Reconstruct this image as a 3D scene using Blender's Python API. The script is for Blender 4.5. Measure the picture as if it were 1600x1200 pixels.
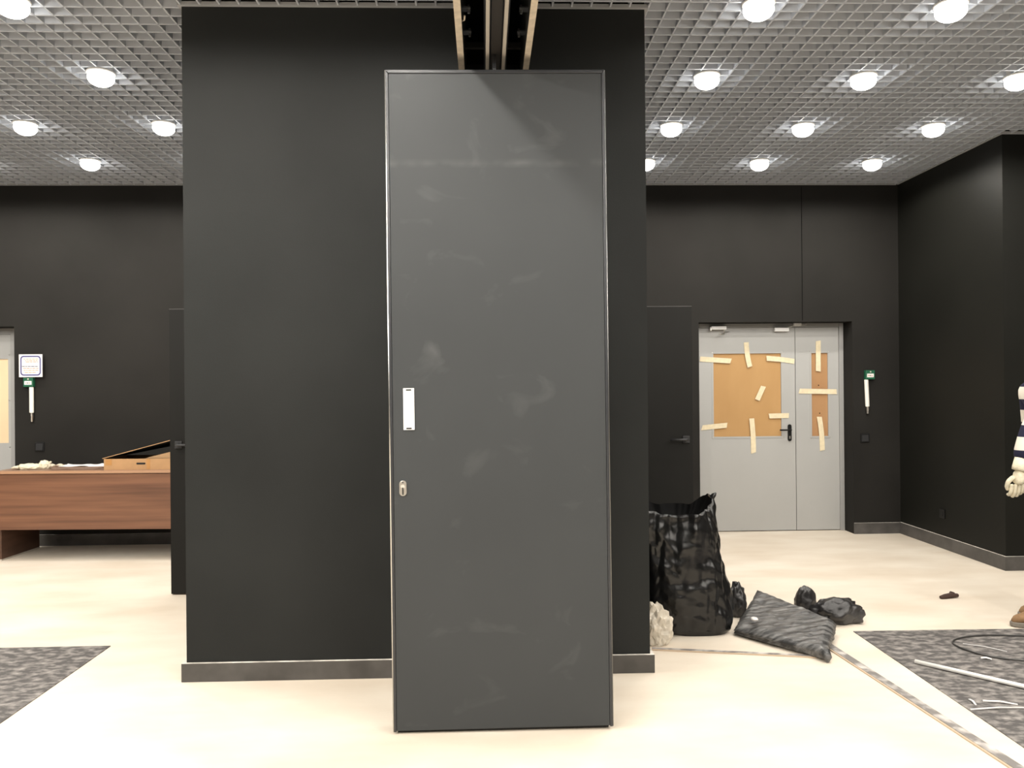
import bpy, bmesh, math, random
from mathutils import Vector, Matrix, noise
random.seed(7)
sc = bpy.context.scene
for o in list(bpy.data.objects):
    bpy.data.objects.remove(o, do_unlink=True)
COL = sc.collection

# ------------------------------------------------------------------ camera
EYE = Vector((0, 0, 1.4935))
YAW, PITCH, ROLL, FPX = 0.0332, 0.0017, -0.0086, 1295.4
fwd = Vector((math.sin(YAW)*math.cos(PITCH), math.cos(YAW)*math.cos(PITCH), math.sin(PITCH)))
rt = Vector((math.cos(YAW), -math.sin(YAW), 0))
up = rt.cross(fwd)
r2 = math.cos(ROLL)*rt + math.sin(ROLL)*up
u2 = -math.sin(ROLL)*rt + math.cos(ROLL)*up
cam = bpy.data.cameras.new('camera')
cam.sensor_fit = 'HORIZONTAL'; cam.sensor_width = 36.0
cam.lens = FPX/1600*36.0
cam.clip_start = 0.05
camo = bpy.data.objects.new('camera', cam); COL.objects.link(camo)
M = Matrix.Identity(4)
for i in range(3):
    M[i][0] = r2[i]; M[i][1] = u2[i]; M[i][2] = -fwd[i]; M[i][3] = EYE[i]
camo.matrix_world = M
sc.camera = camo

# ------------------------------------------------------------------ world and exposure
w = bpy.data.worlds.new('world'); sc.world = w; w.use_nodes = True
w.node_tree.nodes['Background'].inputs[0].default_value = (0.9, 0.95, 1, 1)
w.node_tree.nodes['Background'].inputs[1].default_value = 0.02
sc.view_settings.view_transform = 'Standard'
sc.view_settings.look = 'None'
sc.view_settings.gamma = 1
sc.view_settings.use_curve_mapping = False
sc.view_settings.exposure = 0.0
LAMP_W = 46.0            # each ceiling downlight
LAMP_COL = (1.0, 0.945, 0.865)

# ------------------------------------------------------------------ materials
def mat(name, col, rough=0.6, metal=0.0, var=0.0, vscale=4.0, stretch=(1, 1, 1), bump=0.0, bscale=40.0,
        spec=0.5, col2=None, ramp=(0.35, 0.65), detail=4.0, emit=None, estr=0.0, trans=0.0, alpha=1.0, coat=0.0, bdist=0.01):
    m = bpy.data.materials.new(name); m.use_nodes = True
    nt = m.node_tree; b = nt.nodes['Principled BSDF']
    b.inputs['Base Color'].default_value = (*col, 1)
    b.inputs['Roughness'].default_value = rough
    b.inputs['Metallic'].default_value = metal
    b.inputs['Specular IOR Level'].default_value = spec
    b.inputs['Alpha'].default_value = alpha
    b.inputs['Transmission Weight'].default_value = trans
    b.inputs['Coat Weight'].default_value = coat
    if emit:
        b.inputs['Emission Color'].default_value = (*emit, 1)
        b.inputs['Emission Strength'].default_value = estr
    if var or col2 or bump:
        tc = nt.nodes.new('ShaderNodeTexCoord')
        mp = nt.nodes.new('ShaderNodeMapping'); mp.inputs['Scale'].default_value = stretch
        nt.links.new(tc.outputs['Object'], mp.inputs['Vector'])
    if var or col2:
        n = nt.nodes.new('ShaderNodeTexNoise'); n.inputs['Scale'].default_value = vscale
        n.inputs['Detail'].default_value = detail
        nt.links.new(mp.outputs[0], n.inputs['Vector'])
        r = nt.nodes.new('ShaderNodeValToRGB')
        c2 = col2 or tuple(min(1, c*(1+var)) for c in col)
        c1 = col if col2 else tuple(c*(1-var) for c in col)
        r.color_ramp.elements[0].color = (*c1, 1); r.color_ramp.elements[0].position = ramp[0]
        r.color_ramp.elements[1].color = (*c2, 1); r.color_ramp.elements[1].position = ramp[1]
        nt.links.new(n.outputs['Fac'], r.inputs['Fac'])
        nt.links.new(r.outputs['Color'], b.inputs['Base Color'])
    if bump:
        n2 = nt.nodes.new('ShaderNodeTexNoise'); n2.inputs['Scale'].default_value = bscale
        n2.inputs['Detail'].default_value = 3
        nt.links.new(mp.outputs[0], n2.inputs['Vector'])
        bp = nt.nodes.new('ShaderNodeBump'); bp.inputs['Strength'].default_value = bump
        bp.inputs['Distance'].default_value = bdist
        nt.links.new(n2.outputs['Fac'], bp.inputs['Height'])
        nt.links.new(bp.outputs['Normal'], b.inputs['Normal'])
    return m

m_black = mat('black wall paint', (0.0205, 0.0195, 0.0178), 0.6, var=0.12, vscale=1.3, bump=0.05, bscale=180, spec=0.08)
m_black2 = mat('matte black block paint', (0.0110, 0.0110, 0.0092), 0.5, var=0.1, vscale=1.3, bump=0.05, bscale=180, spec=0.12)
m_leaf = mat('black door leaf paint', (0.0145, 0.0142, 0.0130), 0.5, var=0.08, vscale=1.3, spec=0.12)
m_pillar = mat('charcoal pillar paint', (0.0222, 0.0234, 0.0227), 0.55, var=0.12, vscale=1.1, bump=0.05, bscale=160, spec=0.1)
m_base = mat('dark skirting', (0.075, 0.070, 0.066), 0.45, var=0.25, vscale=6)
m_dust = mat('dusty skirting top', (0.62, 0.58, 0.52), 0.8, var=0.3, vscale=14)
m_floor = mat('cream floor', (0.655, 0.565, 0.455), 0.55, col2=(0.775, 0.705, 0.60), vscale=1.5, stretch=(1, 2.2, 1), ramp=(0.3, 0.7), detail=6, spec=0.3)
m_sheet = mat('mottled grey sheet', (0.075, 0.069, 0.066), 0.7, col2=(0.40, 0.37, 0.34), vscale=17, stretch=(1, 1.5, 1), ramp=(0.43, 0.80), detail=12)
m_grid = mat('grey lattice', (0.58, 0.615, 0.68), 0.6)
m_trimc = mat('lattice edge angle', (0.42, 0.43, 0.45), 0.5)
m_plenum = mat('dark plenum', (0.03, 0.03, 0.03), 0.9)
m_panel = None
m_lamp = mat('downlight lens', (0.9, 0.9, 0.9), 0.4, emit=(1, 0.97, 0.9), estr=10)
m_ring = mat('downlight ring', (0.75, 0.73, 0.7), 0.35)
m_alu = mat('brushed aluminium', (0.78, 0.76, 0.72), 0.28, metal=1.0)
m_alushade = mat('shaded aluminium', (0.22, 0.22, 0.215), 0.4, metal=1.0)  # darker copy of the aluminium for the less lit right bead
m_darkalu = mat('dark anodised edge', (0.030, 0.032, 0.036), 0.35, spec=0.5)
m_brightsteel = mat('whitened steel', (0.93, 0.93, 0.92), 0.3)  # the white carries the pull plate's steel reflection
m_blackpl = mat('black plastic', (0.008, 0.008, 0.008), 0.4, spec=0.3)
m_rocker = mat('satin black rocker', (0.022, 0.022, 0.023), 0.3, spec=0.6)
m_softblack = mat('black matte plastic', (0.02, 0.02, 0.021), 0.5)
m_tan = mat('pale board edge', (0.62, 0.54, 0.43), 0.8, var=0.12, vscale=25)
m_housing = mat('dark housing board', (0.030, 0.030, 0.030), 0.7)
m_track = mat('dark steel track', (0.02, 0.02, 0.022), 0.4, metal=0.3)
m_trackin = mat('brown black track core', (0.030, 0.026, 0.023), 0.5)
m_trackedge = mat('pale track lip', (0.52, 0.48, 0.42), 0.5)
m_dgrey = mat('grey door paint', (0.40, 0.40, 0.39), 0.4, var=0.03, vscale=1.2)
m_dframe = mat('grey door frame paint', (0.34, 0.34, 0.333), 0.4)
m_gap = mat('dark joint', (0.004, 0.004, 0.004), 0.9, spec=0.05)
m_ply = mat('orange plywood', (0.43, 0.245, 0.092), 0.7, col2=(0.48, 0.285, 0.115), vscale=3, stretch=(1, 1, 0.4))
m_ply2 = mat('brown plywood', (0.38, 0.20, 0.088), 0.7, col2=(0.43, 0.245, 0.108), vscale=3)
m_plyl = mat('pale board', (0.80, 0.61, 0.39), 0.7, var=0.04, vscale=2)
m_tape = mat('masking tape', (0.74, 0.64, 0.44), 0.7, var=0.06, vscale=30)
m_green = mat('green plastic', (0.012, 0.10, 0.05), 0.4)
m_white = mat('white plastic', (0.85, 0.83, 0.76), 0.45)
m_paper = mat('white paper', (0.74, 0.72, 0.70), 0.8)
m_blue = mat('blue print', (0.045, 0.045, 0.19), 0.6)
m_red = mat('orange print', (0.62, 0.27, 0.13), 0.6)
m_inkd = mat('dark print', (0.06, 0.05, 0.08), 0.6)
m_wood = mat('walnut laminate', (0.110, 0.049, 0.028), 0.45, col2=(0.215, 0.099, 0.054), vscale=1.6, stretch=(0.45, 1, 13), ramp=(0.3, 0.62), detail=5)
m_woodtop = mat('walnut laminate top', (0.20, 0.115, 0.075), 0.45, col2=(0.25, 0.15, 0.10), vscale=2, stretch=(0.6, 6, 1))
m_woodedge = mat('walnut edge band', (0.42, 0.24, 0.14), 0.5)
m_woodleg = mat('dark walnut side', (0.085, 0.042, 0.026), 0.5, var=0.2, vscale=3, stretch=(1, 1, 6))
m_card = mat('cardboard', (0.44, 0.255, 0.12), 0.8, var=0.06, vscale=9)
m_cardin = mat('cardboard inside', (0.40, 0.25, 0.13), 0.85)
m_insideblk = mat('shaded inside black', (0.006, 0.006, 0.006), 0.8)  # shadow inside the cardboard box put into a near-black colour
m_packtape = mat('brown packing tape', (0.45, 0.23, 0.08), 0.35)
m_kraft = mat('brown kraft paper', (0.22, 0.14, 0.10), 0.7)
m_glove = mat('white cotton', (0.72, 0.66, 0.50), 0.9, var=0.12, vscale=30, bump=0.4, bscale=160)
m_bag = mat('black polythene', (0.007, 0.007, 0.007), 0.27, spec=0.5, bump=0.25, bscale=45, stretch=(1, 1, .4), bdist=0.006)
m_bagin = mat('shaded polythene inside', (0.004, 0.004, 0.004), 0.8, spec=0.1)  # shade in the bag mouth painted as a darker, duller copy
m_bag2 = mat('dusty black polythene', (0.036, 0.036, 0.036), 0.36, col2=(0.30, 0.295, 0.285), vscale=7, stretch=(1, 5, 3), ramp=(0.40, 0.84), detail=9, bump=0.35, bscale=30, bdist=0.012)
m_bag3 = mat('dull black polythene', (0.018, 0.017, 0.017), 0.32, col2=(0.10, 0.095, 0.09), vscale=6, ramp=(0.45, 0.8), bump=0.4, bscale=26, bdist=0.015)
m_clear = mat('milky plastic film', (0.85, 0.78, 0.66), 0.25, trans=0.35, var=0.1, vscale=20, bump=0.5, bscale=20)
m_strip = mat('dusty metal strip', (0.20, 0.185, 0.175), 0.5, col2=(0.62, 0.58, 0.54), vscale=11, stretch=(1, 1, 1), ramp=(0.45, 0.68), detail=6)
m_brass = mat('brass edge', (0.56, 0.43, 0.31), 0.4)
m_pvc = mat('white pvc pipe', (0.85, 0.84, 0.80), 0.4)
m_wire = mat('dark wire', (0.05, 0.048, 0.045), 0.4)
m_stick = mat('brown offcut', (0.055, 0.030, 0.022), 0.8)
m_skin = mat('skin', (0.55, 0.33, 0.23), 0.55)
m_trous = mat('dark work trousers', (0.03, 0.035, 0.05), 0.85, bump=0.3, bscale=40)
m_hair = mat('dark hair', (0.02, 0.015, 0.01), 0.6, bump=0.5, bscale=200)
m_boot = mat('tan suede boot', (0.25, 0.145, 0.07), 0.85, var=0.15, vscale=30)
m_sole = mat('grey boot sole', (0.20, 0.18, 0.15), 0.8)
m_eye = mat('eye white', (0.8, 0.8, 0.78), 0.3)
m_lip = mat('lips', (0.42, 0.18, 0.14), 0.5)

def panel_mat():
    m = mat('dark grey laminate', (0.115, 0.112, 0.105), 0.45, spec=0.16)
    nt = m.node_tree; b = nt.nodes['Principled BSDF']
    tc = nt.nodes.new('ShaderNodeTexCoord')
    n = nt.nodes.new('ShaderNodeTexNoise'); n.inputs['Scale'].default_value = 1.6; n.inputs['Detail'].default_value = 3
    nt.links.new(tc.outputs['Object'], n.inputs['Vector'])
    r = nt.nodes.new('ShaderNodeValToRGB')
    r.color_ramp.elements[0].color = (0.046, 0.049, 0.051, 1); r.color_ramp.elements[1].color = (0.058, 0.062, 0.0645, 1)
    nt.links.new(n.outputs['Fac'], r.inputs['Fac'])
    # dusty rub marks: sparse pale smudges
    n2 = nt.nodes.new('ShaderNodeTexNoise'); n2.inputs['Scale'].default_value = 4.2; n2.inputs['Detail'].default_value = 7
    n2.inputs['Distortion'].default_value = 0.8
    mp = nt.nodes.new('ShaderNodeMapping'); mp.inputs['Location'].default_value = (3.1, 0, 1.7); mp.inputs['Scale'].default_value = (1, 1, 1.3)
    nt.links.new(tc.outputs['Object'], mp.inputs['Vector']); nt.links.new(mp.outputs[0], n2.inputs['Vector'])
    r2_ = nt.nodes.new('ShaderNodeValToRGB')
    r2_.color_ramp.elements[0].position = 0.60; r2_.color_ramp.elements[1].position = 0.80
    nt.links.new(n2.outputs['Fac'], r2_.inputs['Fac'])
    mx = nt.nodes.new('ShaderNodeMixRGB'); mx.inputs[2].default_value = (0.135, 0.138, 0.14, 1)
    mu = nt.nodes.new('ShaderNodeMath'); mu.operation = 'MULTIPLY'; mu.inputs[1].default_value = 0.35
    nt.links.new(r2_.outputs['Color'], mu.inputs[0]); nt.links.new(mu.outputs[0], mx.inputs[0])
    nt.links.new(r.outputs['Color'], mx.inputs[1])
    # faint horizontal rub line across the upper part
    sx = nt.nodes.new('ShaderNodeSeparateXYZ'); nt.links.new(tc.outputs['Object'], sx.inputs[0])
    def mth(op, a, v=None):
        q = nt.nodes.new('ShaderNodeMath'); q.operation = op; nt.links.new(a, q.inputs[0])
        if v is not None: q.inputs[1].default_value = v
        return q.outputs[0]
    d = mth('ABSOLUTE', mth('SUBTRACT', sx.outputs['Z'], 2.437))
    band = nt.nodes.new('ShaderNodeMapRange'); band.inputs[1].default_value = 0.0; band.inputs[2].default_value = 0.022
    band.inputs[3].default_value = 0.20; band.inputs[4].default_value = 0.0
    nt.links.new(d, band.inputs[0])
    n3 = nt.nodes.new('ShaderNodeTexNoise'); n3.inputs['Scale'].default_value = 7
    nt.links.new(tc.outputs['Object'], n3.inputs['Vector'])
    r3 = nt.nodes.new('ShaderNodeValToRGB'); r3.color_ramp.elements[0].position = 0.40; r3.color_ramp.elements[1].position = 0.62
    nt.links.new(n3.outputs['Fac'], r3.inputs['Fac'])
    bf = nt.nodes.new('ShaderNodeMath'); bf.operation = 'MULTIPLY'
    nt.links.new(band.outputs[0], bf.inputs[0]); nt.links.new(r3.outputs['Color'], bf.inputs[1])
    mx2 = nt.nodes.new('ShaderNodeMixRGB'); mx2.inputs[2].default_value = (0.20, 0.20, 0.195, 1)
    nt.links.new(bf.outputs[0], mx2.inputs[0]); nt.links.new(mx.outputs[0], mx2.inputs[1])
    nt.links.new(mx2.outputs[0], b.inputs['Base Color'])
    return m
m_panel = panel_mat()
m_smudge = mat('pale dust smudge', (0.19, 0.185, 0.175), 0.7)

def shirt_mat():
    m = mat('striped knit', (0.7, 0.67, 0.6), 0.9, spec=0.2)
    nt = m.node_tree; b = nt.nodes['Principled BSDF']
    tc = nt.nodes.new('ShaderNodeTexCoord'); sp = nt.nodes.new('ShaderNodeSeparateXYZ')
    nt.links.new(tc.outputs['Object'], sp.inputs[0])
    a = nt.nodes.new('ShaderNodeMath'); a.operation = 'MULTIPLY_ADD'
    a.inputs[1].default_value = 1/0.1485; a.inputs[2].default_value = -1.344/0.1485 + 0.24 + 20
    nt.links.new(sp.outputs['Z'], a.inputs[0])
    f = nt.nodes.new('ShaderNodeMath'); f.operation = 'FRACT'; nt.links.new(a.outputs[0], f.inputs[0])
    l = nt.nodes.new('ShaderNodeMath'); l.operation = 'LESS_THAN'; l.inputs[1].default_value = 0.47
    nt.links.new(f.outputs[0], l.inputs[0])
    mx = nt.nodes.new('ShaderNodeMixRGB'); mx.inputs[1].default_value = (0.72, 0.67, 0.58, 1); mx.inputs[2].default_value = (0.018, 0.018, 0.04, 1)
    nt.links.new(l.outputs[0], mx.inputs[0]); nt.links.new(mx.outputs[0], b.inputs['Base Color'])
    return m
m_shirt = shirt_mat()

# ------------------------------------------------------------------ mesh helpers
WP = {}          # world position of empties / things

def tag(o, label=None, cat=None, group=None, kind=None):
    if label: o['label'] = label
    if cat: o['category'] = cat
    if group: o['group'] = group
    if kind: o['kind'] = kind
    return o

def thing(name, loc, label=None, cat=None, group=None, kind=None):
    o = bpy.data.objects.new(name, None); COL.objects.link(o)
    o.location = loc; o.empty_display_size = 0.1
    WP[o.name] = Vector(loc)
    return tag(o, label, cat, group, kind)

class MB:
    """collects geometry in world coordinates, builds ONE mesh object"""
    def __init__(s): s.v = []; s.f = []; s.mi = []
    def add(s, vs, fs, mi=0):
        n = len(s.v); s.v += [Vector(p) for p in vs]
        for f in fs: s.f.append([i+n for i in f]); s.mi.append(mi)
        return s
    def box(s, x0, x1, y0, y1, z0, z1, mi=0, top=None):
        vs = [(x0,y0,z0),(x1,y0,z0),(x1,y1,z0),(x0,y1,z0),(x0,y0,z1),(x1,y0,z1),(x1,y1,z1),(x0,y1,z1)]
        n = len(s.v); s.v += [Vector(p) for p in vs]
        for k, f in enumerate([(0,3,2,1),(4,5,6,7),(0,1,5,4),(1,2,6,5),(2,3,7,6),(3,0,4,7)]):
            s.f.append([i+n for i in f]); s.mi.append(top if (k == 1 and top is not None) else mi)
        return s
    def hexa(s, b, t, mi=0):   # 4 bottom pts, 4 top pts
        return s.add(list(b)+list(t), [(3,2,1,0),(4,5,6,7),(0,1,5,4),(1,2,6,5),(2,3,7,6),(3,0,4,7)], mi)
    def rings(s, rings, cap0=True, cap1=True, mi=0, closed=True):
        n = len(s.v); k = len(rings[0])
        for r in rings: s.v += [Vector(p) for p in r]
        for i in range(len(rings)-1):
            for j in range(k if closed else k-1):
                a = n+i*k+j; b_ = n+i*k+(j+1) % k
                s.f.append([a, b_, b_+k, a+k]); s.mi.append(mi)
        if cap0: s.f.append([n+j for j in range(k)][::-1]); s.mi.append(mi)
        if cap1: s.f.append([n+(len(rings)-1)*k+j for j in range(k)]); s.mi.append(mi)
        return s
    def tube(s, pts, r, seg=8, mi=0):
        pts = [Vector(p) for p in pts]; rs = []
        up0 = None
        for i, p in enumerate(pts):
            t = (pts[min(i+1, len(pts)-1)] - pts[max(i-1, 0)]).normalized()
            if up0 is None:
                up0 = Vector((0,0,1)) if abs(t.z) < 0.9 else Vector((1,0,0))
            a = t.cross(up0).normalized(); b_ = a.cross(t).normalized(); up0 = b_
            rad = r[i] if isinstance(r, (list, tuple)) else r
            rs.append([p + rad*(math.cos(q)*a + math.sin(q)*b_) for q in [2*math.pi*j/seg for j in range(seg)]])
        return s.rings(rs, mi=mi)
    def disc(s, c, r, axis='y', th=0.01, seg=24, mi=0):
        c = Vector(c); rs = []
        for d in (0, th):
            ring = []
            for j in range(seg):
                q = 2*math.pi*j/seg; a, b_ = r*math.cos(q), r*math.sin(q)
                ring.append(c + {'y': Vector((a, -d, b_)), 'z': Vector((a, b_, d)), 'x': Vector((-d, a, b_))}[axis])
            rs.append(ring)
        return s.rings(rs, mi=mi)
    def prism_xz(s, poly, y0, y1, mi=0):
        return s.rings([[(x, y0, z) for x, z in poly], [(x, y1, z) for x, z in poly]], mi=mi)
    def prism_xy(s, poly, z0, z1, mi=0):
        return s.rings([[(x, y, z0) for x, y in poly], [(x, y, z1) for x, y in poly]], mi=mi)
    def build(s, name, mats, parent=None, smooth=False, bevel=0.0, origin=None, bseg=2, rot=None):
        xs = [p.x for p in s.v]; ys = [p.y for p in s.v]; zs = [p.z for p in s.v]
        o0 = Vector(origin) if origin is not None else Vector(((min(xs)+max(xs))/2, (min(ys)+max(ys))/2, min(zs)))
        me = bpy.data.meshes.new(name)
        me.from_pydata([p-o0 for p in s.v], [], s.f)
        if not isinstance(mats, (list, tuple)): mats = [mats]
        for m in mats: me.materials.append(m)
        for p, mi in zip(me.polygons, s.mi):
            p.material_index = mi; p.use_smooth = smooth
        bm = bmesh.new(); bm.from_mesh(me); bmesh.ops.recalc_face_normals(bm, faces=bm.faces); bm.to_mesh(me); bm.free()
        o = bpy.data.objects.new(name, me); COL.objects.link(o)
        WP[o.name] = o0
        if parent is not None:
            o.parent = parent; o.location = o0 - WP[parent.name]
        else:
            o.location = o0
        if rot: o.rotation_euler = rot
        if bevel:
            b = o.modifiers.new('bevel', 'BEVEL'); b.width = bevel; b.segments = bseg; b.limit_method = 'ANGLE'
        return o

def box(name, x0, x1, y0, y1, z0, z1, m, parent=None, bevel=0.0, **k):
    return MB().box(x0, x1, y0, y1, z0, z1).build(name, m, parent, bevel=bevel, **k)

def struct(o): o['kind'] = 'structure'; return o

def rrect(x0, x1, z0, z1, r, n=5):
    pts = []
    for cx, cz, a0 in ((x1-r, z0+r, -90), (x1-r, z1-r, 0), (x0+r, z1-r, 90), (x0+r, z0+r, 180)):
        for i in range(n+1):
            a = math.radians(a0+90*i/n); pts.append((cx+r*math.cos(a), cz+r*math.sin(a)))
    return pts

def skin(name, verts, edges, radii, m, parent, root=0, sub=2, origin=(0, 0, 0), smooth=True):
    me = bpy.data.meshes.new(name); o0 = Vector(origin)
    me.from_pydata([Vector(v)-o0 for v in verts], edges, [])
    me.materials.append(m)
    o = bpy.data.objects.new(name, me); COL.objects.link(o)
    sm = o.modifiers.new('skin', 'SKIN'); sm.use_smooth_shade = smooth
    if not me.skin_vertices:
        bm = bmesh.new(); bm.from_mesh(me); bm.verts.layers.skin.verify(); bm.to_mesh(me); bm.free()
    for i, r in enumerate(radii):
        sv = me.skin_vertices[0].data[i]
        sv.radius = r if isinstance(r, tuple) else (r, r)
        sv.use_root = (i == root)
    if sub:
        ss = o.modifiers.new('sub', 'SUBSURF'); ss.levels = sub; ss.render_levels = sub
    WP[o.name] = o0
    if parent is not None:
        o.parent = parent; o.location = o0 - WP[parent.name]
    else: o.location = o0
    return o

# ------------------------------------------------------------------ room dimensions (metres)
H = 3.4465                        # lattice ceiling
YB = 8.068                        # back wall
XL, XR, YN = -5.6, 5.6, -3.0      # left wall, right wall, wall behind the camera
PX0, PX1, PY0, PY1 = -1.530, 0.848, 4.284, 6.07    # black pillar box
RX, RY = 4.10, 6.41               # projecting block at the right
ZT = H + 0.55                     # slab above the lattice
D_Y = 8.27                        # door plane, recessed behind the back wall
D1 = (2.105, 3.632); D2 = (-5.30, -4.484); DZ = 2.098

# ------------------------------------------------------------------ floor and walls
struct(box('floor', XL-.3, XR+.3, YN-.3, YB+.9, -0.12, 0.0, m_floor))
mb = MB()
for x0, x1 in ((XL-.2, D2[0]), (D2[1], D1[0]), (D1[1], RX+.2)): mb.box(x0, x1, YB, YB+.5, 0, ZT)
for x0, x1 in (D1, D2): mb.box(x0, x1, YB, YB+.5, DZ, ZT)
wb = struct(mb.build('wall_back', m_black))
box('panel_joint', 3.134, 3.140, YB-.0015, YB+.002, DZ+.01, H-.02, m_gap, wb)
for n, (x0, x1) in enumerate((D1, D2)):
    MB().box(x0+.001, x1-.001, YB+.30, YB+.49, 0.001, DZ-.001).build('recess_backing', m_gap, wb)
struct(box('wall_left', XL-.2, XL, YN, YB, 0, ZT, m_black))
struct(box('wall_behind', XL-.2, XR+.2, YN-.2, YN, 0, ZT, m_black))
struct(box('wall_right', XR, XR+.2, YN, RY, 0, ZT, m_black))
struct(box('wall_block', RX, XR+.2, RY, YB-.002, 0, ZT, m_black2))
struct(box('wall_center', PX0, PX1, PY0, PY1, 0, ZT, m_pillar))

# skirting boards: dark face, dusty top edge
def skirt(name, segs, h=0.094):
    mb = MB()
    for x0, x1, y0, y1 in segs: mb.box(x0, x1, y0, y1, 0.001, h, 0, top=1)
    return struct(mb.build(name, [m_base, m_dust]))
t = .02
skirt('baseboard_center', [(PX0-t, PX1+t, PY0-t, PY0), (PX0-t, PX0, PY0, PY1), (PX1, PX1+t, PY0, PY1)], 0.094)
skirt('baseboard_back', [(D1[1], RX-.0005, YB-.016, YB), (D2[1], D1[0], YB-.016, YB), (XL, D2[0], YB-.016, YB)], 0.108)
skirt('baseboard_right', [(RX-.016, RX, RY-.016, YB-.017), (RX, XR, RY-.016, RY)], 0.112)
skirt('baseboard_left', [(XL, XL+.016, YN, YB-.017)], 0.108)

# ------------------------------------------------------------------ lattice ceiling
ceil = struct(box('ceiling', XL-.2, XR+.2, YN-.2, YB+.5, ZT, ZT+.2, m_plenum))
GY0 = 1.205                       # lattice is built from here to the back wall
BW, BH = 0.009, 0.052
hx0, hx1 = -0.106, 0.214          # track housing slot
me_long = {}
BWX = 0.0125      # the cross blades show a wider lip
def blade(x0, x1, y0, y1):
    lx, ly = x1-x0, y1-y0
    key = (round(lx, 3), round(ly, 3))
    if key not in me_long:
        o = MB().box(0, lx, 0, ly, 0, BH).build('blade', m_grid, ceil, origin=(0, 0, 0))
        me_long[key] = o.data
    else:
        o = bpy.data.objects.new('blade', me_long[key]); COL.objects.link(o); o.parent = ceil
    o.location = Vector((x0, y0, H)) - WP[ceil.name]
k = -64
while 0.867 + k*0.1 < XR:
    x = 0.867 + k*0.1; k += 1
    if x < XL: continue
    a, b_ = x-BW/2, x+BW/2
    yend = RY if x > RX-.01 else YB
    if PX0-.01 < x < PX1+.01:
        if not (hx0-.01 < x < hx1+.01): blade(a, b_, GY0, PY0)
        blade(a, b_, PY1, yend)
    else:
        blade(a, b_, GY0, yend)
y = GY0
while y < YB-.03:
    a, b_ = y-BWX/2, y+BWX/2
    xe = XR if y < RY-.02 else RX
    if y < PY0-.01:
        blade(XL, hx0, a, b_); blade(hx1, xe, a, b_)
    elif y < PY1+.01:
        blade(XL, PX0, a, b_); blade(PX1, xe, a, b_)
    else:
        blade(XL, xe, a, b_)
    y += 0.1
# plain ceiling over the part of the room behind the camera
struct(box('ceiling_plain', XL-.1, XR+.1, YN-.1, GY0-.02, H, H+.03, m_grid))
# edge angles
tn = [0]
def trim(segs):
    tn[0] += 1
    mb = MB()
    for x0, x1, y0, y1 in segs: mb.box(x0, x1, y0, y1, H-.004, H+.016)
    return struct(mb.build('trim_%d' % tn[0], m_trimc))
trim([(PX0-.018, hx0, PY0-.018, PY0-.0005), (hx1, PX1+.018, PY0-.018, PY0-.0005), (PX0-.018, PX0-.0005, PY0, PY1), (PX1+.0005, PX1+.018, PY0, PY1)])
trim([(XL, RX-.02, YB-.018, YB-.0005)])
trim([(RX-.018, RX-.0005, RY-.018, YB-.02), (RX, XR, RY-.018, RY-.0005)])

# ------------------------------------------------------------------ downlights
def dome_mesh():  # dome swollen so the lamp's glare is part of its shape
    rs = []
    R0 = 0.078
    for i in range(13):
        a = -math.pi/2*.6+math.pi*.79*i/12
        rs.append([(R0*math.cos(a)*math.cos(q), R0*math.cos(a)*math.sin(q), -0.031-0.052*math.sin(a)) for q in [2*math.pi*j/24 for j in range(24)]])
    return MB().rings(rs)
def ring_mesh():
    rs = []
    for r, z in ((0.066, 0.006), (0.084, 0.006), (0.086, 0.0), (0.080, -0.006), (0.068, -0.006), (0.066, 0.0)):
        rs.append([(r*math.cos(q), r*math.sin(q), z) for q in [2*math.pi*j/28 for j in range(28)]])
    return MB().rings(rs, cap0=False, cap1=False)
def can_mesh():
    rs = []
    for r, z in ((0.075, 0.006), (0.075, 0.09), (0.05, 0.11)):
        rs.append([(r*math.cos(q), r*math.sin(q), z) for q in [2*math.pi*j/20 for j in range(20)]])
    return MB().rings(rs, cap0=False)
LZ = H - 0.007
shared = {}
lamp_data = bpy.data.lights.new('downlight_beam', 'SPOT')
lamp_data.energy = LAMP_W; lamp_data.color = LAMP_COL
lamp_data.spot_size = math.radians(178); lamp_data.spot_blend = 0.25; lamp_data.shadow_soft_size = 0.05
def downlight(x, y, label):
    t = thing('downlight', (x, y, LZ), label, 'downlight', 'ceiling downlights')
    for nm, fn, m in (('lens', dome_mesh, m_lamp), ('ring', ring_mesh, m_ring), ('housing_can', can_mesh, m_ring)):
        if nm not in shared:
            o = fn().build(nm, m, None, smooth=True, origin=(0, 0, 0)); shared[nm] = o.data
        else:
            o = bpy.data.objects.new(nm, shared[nm]); COL.objects.link(o)
        o.parent = t; o.location = (0, 0, 0)
    l = bpy.data.objects.new('beam', lamp_data); COL.objects.link(l); l.parent = t; l.location = (0, 0, -0.092)
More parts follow.
